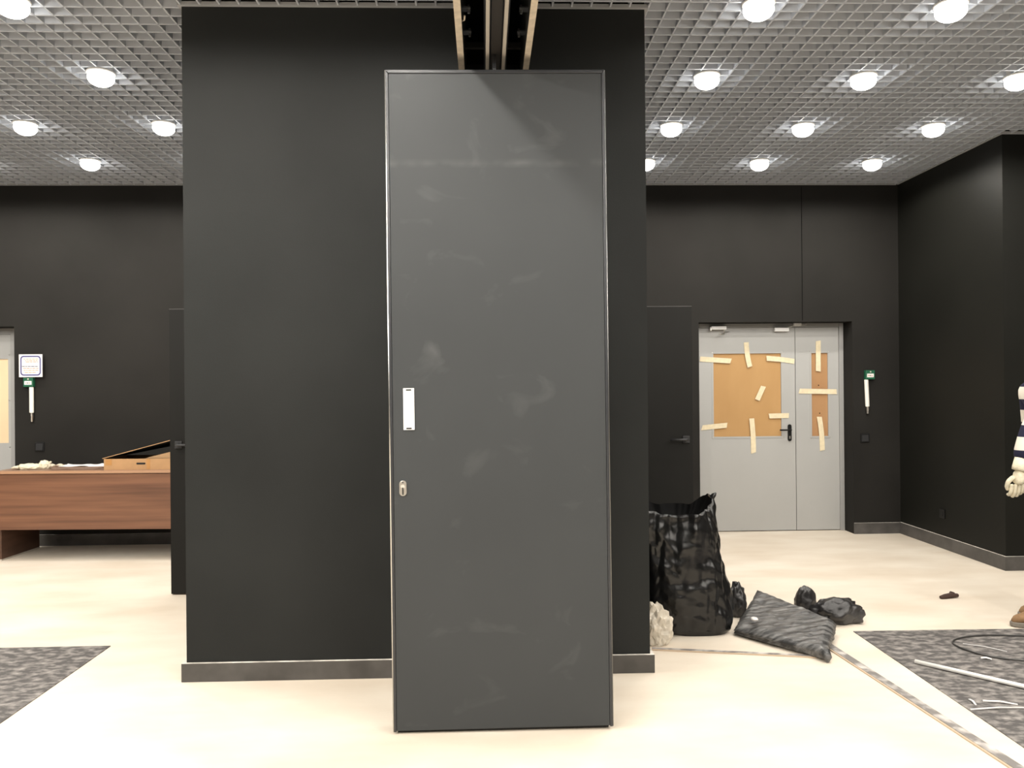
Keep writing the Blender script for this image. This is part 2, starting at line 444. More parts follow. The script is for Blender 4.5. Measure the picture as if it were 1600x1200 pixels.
VIS = {
 (-2.345, 4.225): 'round downlight cut by the top left corner of the photo',
 (-2.345, 5.185): 'left of the pillar, the lit downlight nearest below the corner one',
 (-3.345, 6.185): 'left of the pillar, lit downlight nearest the left edge of the photo',
 (-2.345, 6.185): 'lit downlight close beside the left edge of the black pillar',
 (-3.345, 7.185): 'left of the pillar, lowest lit downlight, nearest the back wall',
 (1.422, 4.205): 'right of the pillar, left downlight of the two cut by the top edge',
 (2.427, 4.205): 'right of the pillar, right downlight of the two cut by the top edge',
 (1.422, 5.195): 'right of the pillar, left downlight of the second row from the top',
 (2.427, 5.195): 'right of the pillar, middle downlight of the second row from the top',
 (3.430, 5.195): 'downlight cut by the right edge of the photo, second row',
 (1.422, 6.195): 'right of the pillar, left downlight of the third row from the top',
 (2.427, 6.195): 'right of the pillar, middle downlight of the third row from the top',
 (3.430, 6.195): 'third row downlight nearest the projecting black wall block',
 (1.422, 7.190): 'small downlight half hidden by the right edge of the black pillar',
 (2.427, 7.190): 'back row downlight above the grey double door',
 (3.430, 7.190): 'back row downlight closest to the corner of the right wall',
}
for (x, y), lb in VIS.items(): downlight(x, y, lb)
hid = 'round downlight in the lattice ceiling outside the photo frame'
for iy in range(-2, 8):
    for x in (-5.345, -4.345, -3.345, -2.345, -1.445, -0.455, 1.422, 2.427, 3.430, 4.43):
        yy = {4: 4.205, 5: 5.19, 6: 6.19, 7: 7.19}.get(iy, iy+.2)
        if any(abs(x-a) < .1 and abs(yy-b_) < .1 for a, b_ in VIS): continue
        if PX0-.3 < x < PX1+.2 and 3.9 < yy < PY1+.3: continue
        if x > RX-.1 and yy > RY-.6: continue
        if abs(x-1.422) < .01 and iy == 3: continue      # lamp left out to keep the panel's upper right darker
        downlight(x, yy, hid)

# ------------------------------------------------------------------ track housing in the ceiling
th = thing('track_housing', (0.054, PY0-.001, 2.93), 'dark ceiling slot with pale edged side boards above the sliding panel', 'track housing')
TY0 = 0.2
for x0, x1 in ((-0.105, -0.078), (0.187, 0.213)):
    box('side_board', x0, x1, TY0, PY0-.001, 2.936, ZT-.001, m_housing, th)
    box('pale_edge', x0, x1, TY0, PY0-.001, 2.928, 2.936, m_tan, th)
for yy, zz in ((3.95, 3.10), (4.12, 3.06), (3.2, 3.1), (2.4, 3.1)):
    box('cross_brace', -0.078, 0.187, yy-.012, yy+.012, zz, zz+.025, m_base, th)
for sx in (-1, 1):
    xw = -0.078 if sx < 0 else 0.187
    for yy in (3.30, 3.52, 2.6):
        MB().box(min(xw, xw-sx*.035), max(xw, xw-sx*.035), yy-.02, yy+.02, 2.99, 2.996).build('bracket', m_darkalu, th)
        MB().tube([(xw-sx*.028, yy, 2.975), (xw-sx*.028, yy, 3.01)], .005, 8).build('bolt', m_alu, th)
for i, yy in enumerate((3.30, 3.10)):
    MB().tube([(-0.078, yy+.02, 2.955), (-0.068, yy, 2.95), (-0.066, yy-.03, 2.952)], .004, 6).build('glue_blob', m_tan, th, smooth=True)
tr = thing('sliding_track', (0.060, PY0-.001, 2.93), 'dark twin lip sliding track inside the ceiling slot', 'track')
box('track_body', 0.010, 0.112, TY0, PY0-.002, 2.952, 3.06, m_track, tr)
for x0, x1 in ((0.017, 0.033), (0.089, 0.105)):
    MB().box(x0, x1, TY0, PY0-.002, 2.930, 2.952).build('track_lip', m_trackedge, tr, bevel=.003)
box('track_core', 0.040, 0.082, TY0, PY0-.002, 2.940, 2.952, m_trackin, tr)
for yy in (1.5, 2.6, 3.6, 4.1):
    MB().tube([(0.061, yy, 3.06), (0.061, yy, ZT-.001)], .008, 8).build('hanger_rod', m_alu, tr)

# ------------------------------------------------------------------ sliding partition panel
QX0, QX1, QY, QZ0, QZ1 = -0.4115, 0.5397, 3.573, 0.012, 2.856
pan = thing('partition_panel', ((QX0+QX1)/2, QY+.05, 1.434), 'tall dark grey sliding partition panel hanging in front of the black pillar', 'partition panel')
rim = 0.0165
box('face_board', QX0+rim, QX1-rim, QY+.003, QY+.02, QZ0+.004, QZ1-rim, m_panel, pan, bevel=.001)
box('core', QX0+.006, QX1-.006, QY+.02, QY+.085, QZ0+.002, QZ1-.004, m_softblack, pan)
box('back_board', QX0+rim, QX1-rim, QY+.085, QY+.10, QZ0+.004, QZ1-rim, m_panel, pan)
MB().prism_xz([(QX0+.004, QZ0), (QX0+rim-.001, QZ0), (QX0+rim-.001, QZ1-rim), (QX0+.004, QZ1-.004)], QY, QY+.018).build('edge_profile', m_darkalu, pan, bevel=.002)
MB().prism_xz([(QX1-.004, QZ0), (QX1-rim+.001, QZ0), (QX1-rim+.001, QZ1-rim), (QX1-.004, QZ1-.004)], QY, QY+.018).build('edge_profile', m_darkalu, pan, bevel=.002)
MB().prism_xz([(QX0+.004, QZ1), (QX0+rim-.001, QZ1-rim+.001), (QX1-rim+.001, QZ1-rim+.001), (QX1-.004, QZ1)], QY, QY+.018).build('edge_profile', m_darkalu, pan, bevel=.003)
for x, mm in ((QX0+.003, m_alu), (QX1-.003, m_alushade)):
    MB().tube([(x, QY+.006, QZ0+.001), (x, QY+.006, QZ1-.001)], .0042 if x < 0 else .0032, 10).build('corner_bead', mm, pan, smooth=True)
MB().tube([(QX0+.003, QY+.008, QZ1-.001), (QX1-.003, QY+.008, QZ1-.001)], .0035, 10).build('top_bead', m_darkalu, pan, smooth=True)
pl = box('flush_pull', -0.349, -0.302, QY-.003, QY+.004, 1.308, 1.487, m_brightsteel, pan, bevel=.001)
pl['label'] = 'steel flush pull plate with its reflection painted white'
box('pull_grip', -0.345, -0.312, QY-.0045, QY-.0031, 1.320, 1.474, m_brightsteel, pl, bevel=.0006)
for z in (1.4765, 1.3115): box('pull_slot', -0.337, -0.314, QY-.0045, QY-.0031, z, z+.006, m_blackpl, pl)
lk = MB().prism_xz(rrect(-.3705, -.3395, 1.025, 1.091, .0154, 8), QY-.004, QY+.004).build('lock_plate', m_alu, pan, bevel=.001)
lk['label'] = 'oval steel lock plate'
MB().disc((-.355, QY-.0041, 1.066), .0085, 'y', .003, 20).build('lock_cylinder', m_trackedge, lk)
MB().box(-.3575, -.3525, QY-.0075, QY-.0041, 1.036, 1.062).build('keyhole', m_blackpl, lk)
for z in (1.083, 1.033): MB().disc((-.355, QY-.0041, z), .003, 'y', .001, 10).build('screw', m_darkalu, lk)
box('bottom_seal', QX0+.02, QX1-.02, QY+.02, QY+.08, 0.003, QZ0+.003, m_blackpl, pan)
MB().tube([(0.061, QY+.05, QZ1-.02), (0.061, QY+.05, 2.945)], .008, 8).build('hanger_bolt', m_track, pan)
pan.rotation_euler = (0, math.radians(-0.27), 0)

# ------------------------------------------------------------------ doors
def lever(parent, x, z, y, dirx, m, plate=True, L=.12, ph=.17):
    h = None
    if plate:
        h = MB().prism_xz(rrect(x-.019, x+.019, z-.115, z+.055, .018, 6), y-.012, y).build('handle_plate', m, parent, bevel=.002)
    else:
        h = MB().box(x-.026, x+.026, y-.010, y, z-.026, z+.026).build('handle_rose', m, parent, bevel=.002)
    MB().tube([(x, y-.008, z), (x, y-.05, z), (x+dirx*.015, y-.056, z), (x+dirx*L, y-.056, z)], .009, 10).build('lever', m, h, smooth=True)
    if plate:
        MB().prism_xz(rrect(x-.006, x+.006, z-.092, z-.062, .005, 4), y-.014, y-.0121).build('key_cylinder', m_alu, h)
    return h

d1 = struct(thing('door_1', (2.87, D_Y, 0)))
fx0, fx1 = 2.105, 3.632
LF = D_Y + 0.012                  # leaf faces slightly behind the frame face
MB().box(fx0+.002, fx0+.058, D_Y, D_Y+.07, 0.001, 2.096).build('door_frame', m_dframe, d1, bevel=.002)
MB().box(fx1-.045, fx1-.002, D_Y-.004, D_Y+.07, 0.001, 2.096).build('door_frame', m_dframe, d1, bevel=.002)
MB().box(fx0+.06, fx1-.047, D_Y, D_Y+.07, 2.058, 2.096).build('door_frame', m_dframe, d1, bevel=.002)
box('gap_line', fx0+.058, fx1-.045, LF+.02, LF+.03, 0.003, 2.056, m_gap, d1)
SEAM = 3.141
def leaf(x0, x1, wx0, wx1, wz0, wz1, z0=.008, z1=2.054):
    mb = MB()
    mb.box(x0, wx0, LF, LF+.02, z0, z1).box(wx1, x1, LF, LF+.02, z0, z1).box(wx0, wx1, LF, LF+.02, z0, wz0).box(wx0, wx1, LF, LF+.02, wz1, z1)
    return mb.build('door_leaf', m_dgrey, d1)
L1 = leaf(2.164, SEAM-.003, 2.306, 2.995, 0.958, 1.795)
L2 = leaf(SEAM+.003, 3.585, 3.306, 3.474, 0.954, 1.795)
def winframe(p, x0, x1, z0, z1, wdt=.018):
    mb = MB()
    mb.box(x0-wdt, x0, LF-.004, LF, z0-wdt, z1+wdt).box(x1, x1+wdt, LF-.004, LF, z0-wdt, z1+wdt)
    mb.box(x0, x1, LF-.004, LF, z0-wdt, z0).box(x0, x1, LF-.004, LF, z1, z1+wdt)
    o = mb.build('window_bead', m_dgrey, p)
    for cx, cz in ((x0-.01, z1+.012), (x1+.01, z1+.012), (x0-.01, z0-.012), (x1+.01, z0-.012)):
        MB().disc((cx, LF-.004, cz), .004, 'y', .002, 8).build('screw', m_alu, p)
winframe(L1, 2.306, 2.995, 0.958, 1.795); winframe(L2, 3.306, 3.474, 0.954, 1.795)
b1 = box('window_board', 2.302, 2.999, LF+.011, LF+.019, 0.954, 1.799, m_ply, L1)
b2 = box('window_board', 3.302, 3.478, LF+.011, LF+.019, 0.950, 1.799, m_ply2, L2)
for x, z in ((3.383, 1.468), (3.392, 1.185)): MB().disc((x, LF+.0109, z), .006, 'y', .001, 10).build('knot_hole', m_gap, b2)
def tape(p, x0, z0, x1, z1, wd=.050, bend=0.0):
    """torn strip of masking tape, following the recess of the board"""
    a = Vector((x0, 0, z0)); b_ = Vector((x1, 0, z1)); d = (b_-a); n = Vector((-d.z, 0, d.x)).normalized()*wd/2
    N = 8; top = []; bot = []
    for i in range(N+1):
        q = i/N; c = a+d*q+n*bend*math.sin(q*math.pi)
        e0 = random.uniform(-.012, .012) if i in (0, N) else 0
        e1 = random.uniform(-.012, .012) if i in (0, N) else 0
        dd = d.normalized()
        top.append(c+n+dd*e0); bot.append(c-n+dd*e1)
    rs = []
    for yy in (LF-.0062, LF-.0045):
        rs.append([(v.x, yy, v.z) for v in top+bot[::-1]])
    return MB().rings(rs).build('masking_tape', m_tape, p)
def dscale(x, z): return x*D_Y/8.30, 1.4935+(z-1.4935)*D_Y/8.30
for p, a, b_, bd in ((L1, (2.185, 1.743), (2.497, 1.721), 0), (L1, (2.652, 1.908), (2.688, 1.655), -.3), (L1, (2.864, 1.745), (3.152, 1.71), .2),
                 (L1, (2.825, 1.466), (2.755, 1.318), 0), (L1, (2.871, 1.161), (3.081, 1.164), 0), (L1, (2.191, 1.049), (2.446, 1.072), 0),
                 (L1, (2.700, 1.130), (2.716, 0.790), 0.2), (L2, (3.390, 1.916), (3.387, 1.610), 0), (L2, (3.195, 1.411), (3.583, 1.401), 0),
                 (L2, (3.393, 1.150), (3.422, 0.805), .3)):
    (xa, za), (xb, zb) = dscale(*a), dscale(*b_)
    tape(p, xa, za, xb, zb, .050, bd)
lever(L1, 3.076, 1.022, LF, -1, m_blackpl, True, .115)
# door closers
cb = MB().box(2.272, 2.424, D_Y-.060, D_Y-.001, 2.034, 2.068).build('closer_body', m_brightsteel, d1, bevel=.003)
cb['label'] = 'silver door closer body'
MB().box(2.262, 2.279, D_Y-.05, D_Y-.001, 2.022, 2.06).build('closer_cap', m_alu, cb, bevel=.003)
MB().tube([(2.405, D_Y-.04, 2.034), (2.405, D_Y-.045, 2.012), (2.392, D_Y-.055, 1.985), (2.330, D_Y-.14, 1.985)], .006, 8).build('closer_arm', m_alu, cb, smooth=True)
MB().tube([(2.41, D_Y-.045, 2.010), (2.455, D_Y-.02, 2.012)], .005, 8).build('closer_link', m_alu, cb)
c2 = MB().box(2.918, 3.064, LF-.05, LF-.001, 2.014, 2.052).build('closer_body', m_brightsteel, L1, bevel=.003)
MB().tube([(3.05, LF-.03, 2.052), (3.08, LF-.06, 2.06), (3.125, LF-.03, 2.078)], .005, 8).build('closer_arm', m_alu, c2, smooth=True)
br = MB().box(3.112, 3.190, D_Y-.045, D_Y-.001, 2.072, 2.0955).build('arm_bracket', m_brightsteel, d1, bevel=.003)
MB().box(3.20, 3.25, D_Y-.02, D_Y-.001, 2.082, 2.092).build('bracket_foot', m_alu, br)

d2 = struct(thing('door_2', (-4.9, D_Y, 0)))
MB().box(D2[1]-.15, D2[1]-.002, D_Y, D_Y+.07, 0.001, 2.096).build('door_frame', m_dframe, d2, bevel=.002)
MB().box(D2[0]+.002, D2[0]+.06, D_Y, D_Y+.07, 0.001, 2.096).build('door_frame', m_dframe, d2, bevel=.002)
MB().box(D2[0]+.06, D2[1]-.15, D_Y, D_Y+.07, 2.035, 2.096).build('door_frame', m_dframe, d2, bevel=.002)
mb = MB(); x0, x1, wx0, wx1 = D2[0]+.063, D2[1]-.152, D2[0]+.18, -4.662
LF2 = D_Y+.010
mb.box(x0, wx0, LF2, LF2+.02, .008, 2.032).box(wx1, x1, LF2, LF2+.02, .008, 2.032).box(wx0, wx1, LF2, LF2+.02, .008, .972).box(wx0, wx1, LF2, LF2+.02, 1.795, 2.032)
L3 = mb.build('door_leaf', m_dgrey, d2)
box('window_board', wx0-.003, wx1+.003, LF2+.011, LF2+.018, .968, 1.799, m_plyl, L3)
for z in (1.835, 1.39, .93): MB().disc((wx1+.012, LF2, z), .005, 'y', .002, 8).build('screw', m_alu, L3)

# the two open black door leaves at the back of the pillar
def black_leaf(n, x0, x1, hx, dirx):
    d = struct(thing('door_%d' % n, ((x0+x1)/2, PY1+.02, 0)))
    lf = box('door_leaf', x0, x1, PY1+.001, PY1+.041, .008, 2.065, m_leaf, d, bevel=.001)
    box('edge_band', x0, x1, PY1+.003, PY1+.039, 2.065, 2.068, m_base, lf)
    lever(lf, hx, 1.085, PY1+.001, dirx, m_softblack, False, .125)
    for z in (.25, 1.05, 1.8):
        hxx = x1 if dirx > 0 else x0
        MB().tube([(hxx, PY1+.045, z-.05), (hxx, PY1+.045, z+.05)], .007, 8).build('hinge', m_softblack, lf)
    return d
black_leaf(3, -2.275, -1.545, -2.213, 1)
black_leaf(4, 0.862, 1.534, 1.482, -1)

# ------------------------------------------------------------------ wall fittings
def callbox(x, z, label):
    t = thing('call_box', (x, YB, z-.05), label, 'call box', None)
    MB().box(x-.046, x+.046, YB-.045, YB-.0005, z-.045, z+.045).build('box_body', m_green, t, bevel=.005)
    lb = box('box_label', x-.034, x+.034, YB-.0462, YB-.0452, z-.024, z+.012, m_paper, t)
    for i in range(3): box('print_mark', x-.022+i*.016, x-.012+i*.016, YB-.0470, YB-.0463, z-.012, z-.003, (m_red, m_inkd, m_red)[i], lb)
    MB().disc((x+.002, YB-.0452, z+.030), .007, 'y', .002, 12).build('box_lens', m_clear, t)
    return t
def baton(x, z0, z1, zb, label, tilt=0.0):
    t = thing('flashlight', (x, YB, zb), label, 'flashlight')
    yc = YB-.023
    MB().tube([(x-tilt, yc, z1), (x, yc, z0)], .0195, 16).build('white_tube', m_white, t, smooth=False, bevel=.003)
    MB().tube([(x, yc, z0), (x+.002, yc, z0-.03), (x+.001, yc, zb)], [.016, .015, .012], 12).build('tail_cap', m_alu, t)
    MB().box(x-.01, x+.01, YB-.004, YB-.0005, z0+.05, z1-.02).build('wall_clip', m_softblack, t)
    return t
callbox(-4.334, 1.563, 'small green box directly below the white notice board')
baton(-4.313, 1.272, 1.517, 1.186, 'white stick shaped lamp hanging under the green box left of the desk')
callbox(3.790, 1.567, 'small green box with white label right of the double door')
baton(3.768, 1.255, 1.521, 1.186, 'white stick shaped lamp hanging under the green box right of the double door', .01)
sg = thing('notice_board', (-4.305, YB, 1.612), 'white square notice with blue rounded border beside the left door', 'sign')
MB().box(-4.414, -4.196, YB-.050, YB-.0458, 1.612, 1.828).build('sign_plate', m_paper, sg)
MB().box(-4.36, -4.25, YB-.0457, YB-.0005, 1.64, 1.80).build('sign_mount', m_softblack, sg)
o_ = rrect(-4.400, -4.210, 1.626, 1.814, .03); i_ = rrect(-4.389, -4.221, 1.637, 1.803, .022)
mb = MB(); n = len(o_)
vs = [(x, YB-.0512, z) for x, z in o_]+[(x, YB-.0512, z) for x, z in i_]+[(x, YB-.0501, z) for x, z in o_]+[(x, YB-.0501, z) for x, z in i_]
fs = []
for j in range(n):
    k = (j+1) % n
    fs += [(j, k, n+k, n+j), (2*n+j, 3*n+j, 3*n+k, 2*n+k), (j, 2*n+j, 2*n+k, k), (n+j, n+k, 3*n+k, 3*n+j)]
mb.add(vs, fs).build('sign_border', m_blue, sg)
random.seed(3)
def words(z, x0, x1, m, hgt=.006):
    x = x0
    while x < x1-.01:
        l = random.uniform(.012, .034); l = min(l, x1-x)
        box('print_word', x, x+l, YB-.0508, YB-.0501, z, z+hgt, m, sg); x += l+.006
for z, x0, x1, m in ((1.780, -4.37, -4.235, m_red), (1.766, -4.355, -4.24, m_red), (1.752, -4.35, -4.235, m_red), (1.710, -4.385, -4.225, m_inkd),
                     (1.692, -4.375, -4.232, m_red), (1.672, -4.37, -4.232, m_red), (1.652, -4.36, -4.25, m_red)):
    words(z, x0, x1, m)
def switch(x, z, label):
    t = thing('light_switch', (x, YB, z-.044), label, 'light switch')
    MB().box(x-.044, x+.044, YB-.010, YB-.0005, z-.044, z+.044).build('switch_frame', m_blackpl, t, bevel=.003)
    MB().hexa([(x-.032, YB-.0101, z-.032), (x+.032, YB-.0101, z-.032), (x+.032, YB-.0101, z+.032), (x-.032, YB-.0101, z+.032)],
              [(x-.032, YB-.020, z-.032), (x+.032, YB-.020, z-.032), (x+.032, YB-.013, z+.032), (x-.032, YB-.013, z+.032)])  .build('rocker', m_rocker, t, bevel=.001)
switch(-4.249, .946, 'black light switch on the wall above the left desk')
switch(3.748, .943, 'black light switch on the wall right of the double door')
ot = thing('wall_socket', (RX, 7.31, .27), 'black socket low on the right side wall', 'socket')
MB().box(RX-.010, RX-.0005, 7.27, 7.35, .27, .35).build('socket_frame', m_blackpl, ot, bevel=.003)
MB().disc((RX-.0102, 7.31, .31), .022, 'x', .002, 20).build('socket_well', m_blackpl, ot)

# ------------------------------------------------------------------ desk (slightly turned to the wall)
DKX, DKY, DKZ = -4.255, 7.37, .785
dk = thing('desk', (DKX, DKY, 0), 'brown walnut desk standing against the back wall on the left', 'desk')
DL, DD = 1.80, .60
def dl(mb, name, m, **k): return mb.build(name, m, dk, **k)
X0, Y0 = DKX, DKY
dtop = dl(MB().box(X0-.015, X0+DL, Y0-.01, Y0+DD, DKZ-.025, DKZ), 'table_top', m_woodtop, bevel=.001)
MB().box(X0-.015, X0+DL, Y0-.0125, Y0-.0101, DKZ-.0245, DKZ-.0005).build('edge_band', m_woodedge, dtop)
dl(MB().box(X0-.012, X0+DL-.003, Y0+.000, Y0+.018, .272, DKZ-.030), 'front_panel', m_wood)
for xx in (X0, X0+DL-.028):
    lg = dl(MB().box(xx, xx+.026, Y0+.02, Y0+DD-.01, .012, DKZ-.026), 'side_panel', m_woodleg)
    MB().box(xx+.002, xx+.028, Y0+.02, Y0+DD-.01, .0, .0115).build('gap_strip', m_trackedge, lg)  # bright gap below the side panel put in as a pale strip
DROT = math.radians(-2.5)
dk.rotation_euler = (0, 0, DROT)
def dpt(x, y, z=DKZ):   # world point of a desk-local offset
    c, s_ = math.cos(DROT), math.sin(DROT)
    return Vector((DKX+x*c-y*s_, DKY+x*s_+y*c, z))
def on_desk(o): o.rotation_euler = (0, 0, DROT); return o

# cardboard box with the lid propped open
bp_ = dpt(.93, .02)
cbx = thing('cardboard_box', bp_, 'flat cardboard box with half open lid on the desk', 'box')
bx, by, bz = bp_; W_, D_, HH = .86, .42, .097
tk = .005
fr = MB().box(bx, bx+W_, by, by+tk, bz+.0005, bz+HH).build('front_wall', m_card, cbx)
box('back_wall', bx, bx+W_, by+D_-tk, by+D_, bz+.0005, bz+HH, m_card, cbx)
for xx in (bx, bx+W_-tk): box('side_wall', xx, xx+tk, by+tk, by+D_-tk, bz+.0005, bz+HH, m_card, cbx)
box('box_bottom', bx+tk, bx+W_-tk, by+tk, by+D_-tk, bz+.0005, bz+.006, m_insideblk, cbx)
MB().prism_xz(rrect(bx+.285, bx+.365, bz+.047, bz+.063, .007), by-.0008, by+.0006).build('hand_slot', m_insideblk, fr)
MB().box(bx+.015, bx+.07, by-.0009, by-.0002, bz+.042, bz+.0965).build('packing_tape', m_packtape, fr)
MB().box(bx+.375, bx+.405, by-.0009, by-.0002, bz+.005, bz+.0965).build('packing_tape', m_packtape, fr)
s_ = math.tan(math.radians(14.5))
def lidp(x, y, dz=0): return (bx+x, by+y, bz+HH+.004+x*s_+dz)
lid = MB().hexa([lidp(-.012, -.004), lidp(W_-.05, -.004), lidp(W_-.05, D_), lidp(-.012, D_)], [lidp(-.012, -.004, .006), lidp(W_-.05, -.004, .006), lidp(W_-.05, D_, .006), lidp(-.012, D_, .006)]).build('lid', m_card, cbx)
MB().hexa([lidp(.0, .0, -.003), lidp(W_-.06, .0, -.003), lidp(W_-.06, D_-.01, -.003), lidp(0, D_-.01, -.003)], [lidp(0, 0, -.0005), lidp(W_-.06, 0, -.0005), lidp(W_-.06, D_-.01, -.0005), lidp(0, D_-.01, -.0005)]).build('lid_shade', m_insideblk, lid)  # black sheet painted in for the shade under the lid
MB().hexa([lidp(-.012, D_-.05, -.0035), lidp(W_-.05, D_-.05, -.06), lidp(W_-.05, D_-.044, -.06), lidp(-.012, D_-.044, -.0035)],
          [lidp(-.012, D_-.05, -.003), lidp(W_-.05, D_-.05, -.003), lidp(W_-.05, D_-.044, -.003), lidp(-.012, D_-.044, -.003)]).build('lid_flange', m_insideblk, lid)
MB().prism_xz([(bx+.355, bz+HH+.001), (bx+W_-.02, bz+HH+.001), (bx+W_-.02, bz+HH+.12), (bx+.39, bz+HH+.012)], by+.020, by+.025).build('inner_flap', m_cardin, cbx)
on_desk(cbx)

CR = [(Vector((random.uniform(-1, 1), random.uniform(-1, 1), random.uniform(-1, 1))).normalized(), k) for k in (1.0, 1.37, 1.9, 2.6, 3.7, 5.1)]
def crumple(p, warp=.25):
    """sharp creased facets, -0.5..0.5"""
    q = p + warp*Vector((noise.noise(p*1.3), noise.noise(p*1.3+Vector((9, 2, 5))), noise.noise(p*1.3+Vector((4, 7, 1)))))
    t, w_ = 0.0, 0.0
    for d, k in CR:
        x = q.dot(d)*k; t += (abs(x-math.floor(x)-.5)*2-.5)/k; w_ += 1/k
    return t/w_*2

def lumpy(name, c, sx, sy, sz, m, parent=None, amp=.35, k=3.0, seed=0, sub=4, flat=True, smooth=True, ridg=0.0, origin=None):
    bm = bmesh.new(); bmesh.ops.create_icosphere(bm, subdivisions=sub, radius=1.0)
    off = Vector((seed*7.3, seed*3.1, seed*1.7)); vs = []; idx = {}
    c = Vector(c)
    for i, v in enumerate(bm.verts):
        p = v.co.normalized()
        n = noise.fractal(p*k+off, 1.0, 2.0, 4)
        r = 1+amp*n*.6+ridg*2.0*crumple(p*k*.9+off)
        q = Vector((p.x*sx*r, p.y*sy*r, p.z*sz*r))
        if flat: q.z = max(q.z, -sz*.62)
        vs.append(q+c); idx[v] = i
    zmin = min(v.z for v in vs)
    vs = [v-Vector((0, 0, zmin-c.z)) for v in vs]
    fs = [[idx[v] for v in f.verts] for f in bm.faces]; bm.free()
    return MB().add(vs, fs).build(name, m, parent, smooth=smooth, origin=origin)

# a crumpled cotton glove on the desk: palm, cuff and fingers
gp = dpt(.08, .13)
gl = thing('work_glove', gp, 'crumpled white cotton glove at the left end of the desk', 'glove')
g = gp+Vector((0, 0, .001))
lumpy('glove_palm', g+Vector((.12, .02, 0)), .115, .05, .030, m_glove, gl, amp=.25, seed=1, ridg=.1)
lumpy('glove_cuff', g+Vector((.235, .045, 0)), .05, .04, .045, m_glove, gl, amp=.35, seed=2, ridg=.15)
for i in range(4):
    a = g+Vector((.05, -.03+.03*i, .018))
    MB().tube([a, a+Vector((-.03, -.006, .004)), a+Vector((-.055-.006*(i % 2), -.012+.004*i, -.004))], [.012, .0115, .008], 8).build('glove_finger', m_glove, gl, smooth=True)
MB().tube([g+Vector((.19, .07, .02)), g+Vector((.24, .09, .045)), g+Vector((.275, .085, .055))], [.014, .013, .009], 8).build('glove_thumb', m_glove, gl, smooth=True)

def sheet(name, cx, cy, w_, d_, z, rot, m, label, cat, amp=.006, N=14, seed=0):
    mb = MB(); gv = []; c, s2 = math.cos(rot), math.sin(rot)
    for zz in (0, .0012):
        for j in range(N+1):
            for i in range(N+1):
                u, v = (i/N-.5), (j/N-.5)
                n = max(0, noise.noise(Vector((u*4+seed, v*4, seed))))*amp + max(0, abs(u)-.38)*amp*3*(noise.noise(Vector((v*6, seed, 2)))+.4)
                gv.append((cx+u*w_*c-v*d_*s2, cy+u*w_*s2+v*d_*c, z+.0006+zz+max(n, 0)))
    K = (N+1)**2; fs = []
    for j in range(N):
        for i in range(N):
            a = j*(N+1)+i
            fs += [(a, a+N+1, a+N+2, a+1), (K+a, K+a+1, K+a+N+2, K+a+N+1)]
    for i in range(N):
        b_ = N*(N+1)+i
        fs += [(i, i+1, K+i+1, K+i), (b_, K+b_, K+b_+1, b_+1)]
        c_ = i*(N+1); d2_ = c_+N
        fs += [(c_, K+c_, K+c_+N+1, c_+N+1), (d2_, d2_+N+1, K+d2_+N+1, K+d2_)]
    mb.add(gv, fs)
    return tag(mb.build(name, m, None, smooth=False, origin=(cx, cy, z)), label, cat)
p_ = dpt(.62, .46); sheet('paper_sheet', p_.x, p_.y, .56, .20, DKZ, DROT+.05, m_paper, 'curled white paper sheet lying on the desk beside the box', 'paper', .028, seed=4)
p_ = dpt(.60, .20); sheet('kraft_paper', p_.x, p_.y, .42, .17, DKZ, DROT-.05, m_kraft, 'brown kraft paper lying on the middle of the desk', 'paper', .008, seed=9)
for i, (a, b_, lb) in enumerate(((.26, .40, 'small cream paper scrap on the desk nearest the glove'), (.325, .41, 'small cream paper scrap on the desk touching the white sheet'))):
    p_ = dpt(a, b_)
    tag(lumpy('paper_scrap', p_+Vector((0, 0, .001)), .03, .022, .014, m_tan, None, amp=.5, seed=11+i, sub=3, smooth=False), lb, 'paper scrap')

# ------------------------------------------------------------------ floor coverings and strips
def fsheet(poly, label):
    return tag(MB().prism_xy(poly, .0005, .004).build('floor_sheet', m_sheet, None), label, 'floor sheet')
fsheet([(-5.2, 4.888), (-2.180, 4.886), (-2.175, 3.0), (-5.2, 3.0)], 'mottled dark grey floor sheet at the lower left corner')
fsheet([(2.196, 4.900), (5.2, 4.86), (5.2, 2.4), (2.172, 2.4)], 'mottled dark grey floor sheet at the lower right with a pipe on it')
def strip(name, a, b_, wd, label, cat):
    a = Vector((*a, 0)); b_ = Vector((*b_, 0)); d = (b_-a).normalized(); n = Vector((-d.y, d.x, 0))
    t = thing(name, a, label, cat)
    MB().hexa([a-n*wd/2+Vector((0,0,.0006)), b_-n*wd/2+Vector((0,0,.0006)), b_+n*wd/2+Vector((0,0,.0006)), a+n*wd/2+Vector((0,0,.0006))],
              [a-n*wd/2+Vector((0,0,.008)), b_-n*wd/2+Vector((0,0,.008)), b_+n*wd/2+Vector((0,0,.008)), a+n*wd/2+Vector((0,0,.008))]).build('metal_strip', m_strip, t)
    e0, e1 = wd/2+.0003, wd/2+.010
    MB().hexa([a-n*e1+Vector((0,0,.0006)), b_-n*e1+Vector((0,0,.0006)), b_-n*e0+Vector((0,0,.0006)), a-n*e0+Vector((0,0,.0006))],
              [a-n*e1+Vector((0,0,.006)), b_-n*e1+Vector((0,0,.006)), b_-n*e0+Vector((0,0,.006)), a-n*e0+Vector((0,0,.006))]).build('brass_edge', m_brass, t)
strip('floor_strip', (0.93, 4.645), (1.84, 4.452), .026, 'thin grey strip on the floor running from the pillar to the bags', 'strip')
strip('floor_strip', (1.935, 4.70), (2.078, 2.6), .046, 'dusty grey strip on the floor running alongside the dark sheet', 'strip')

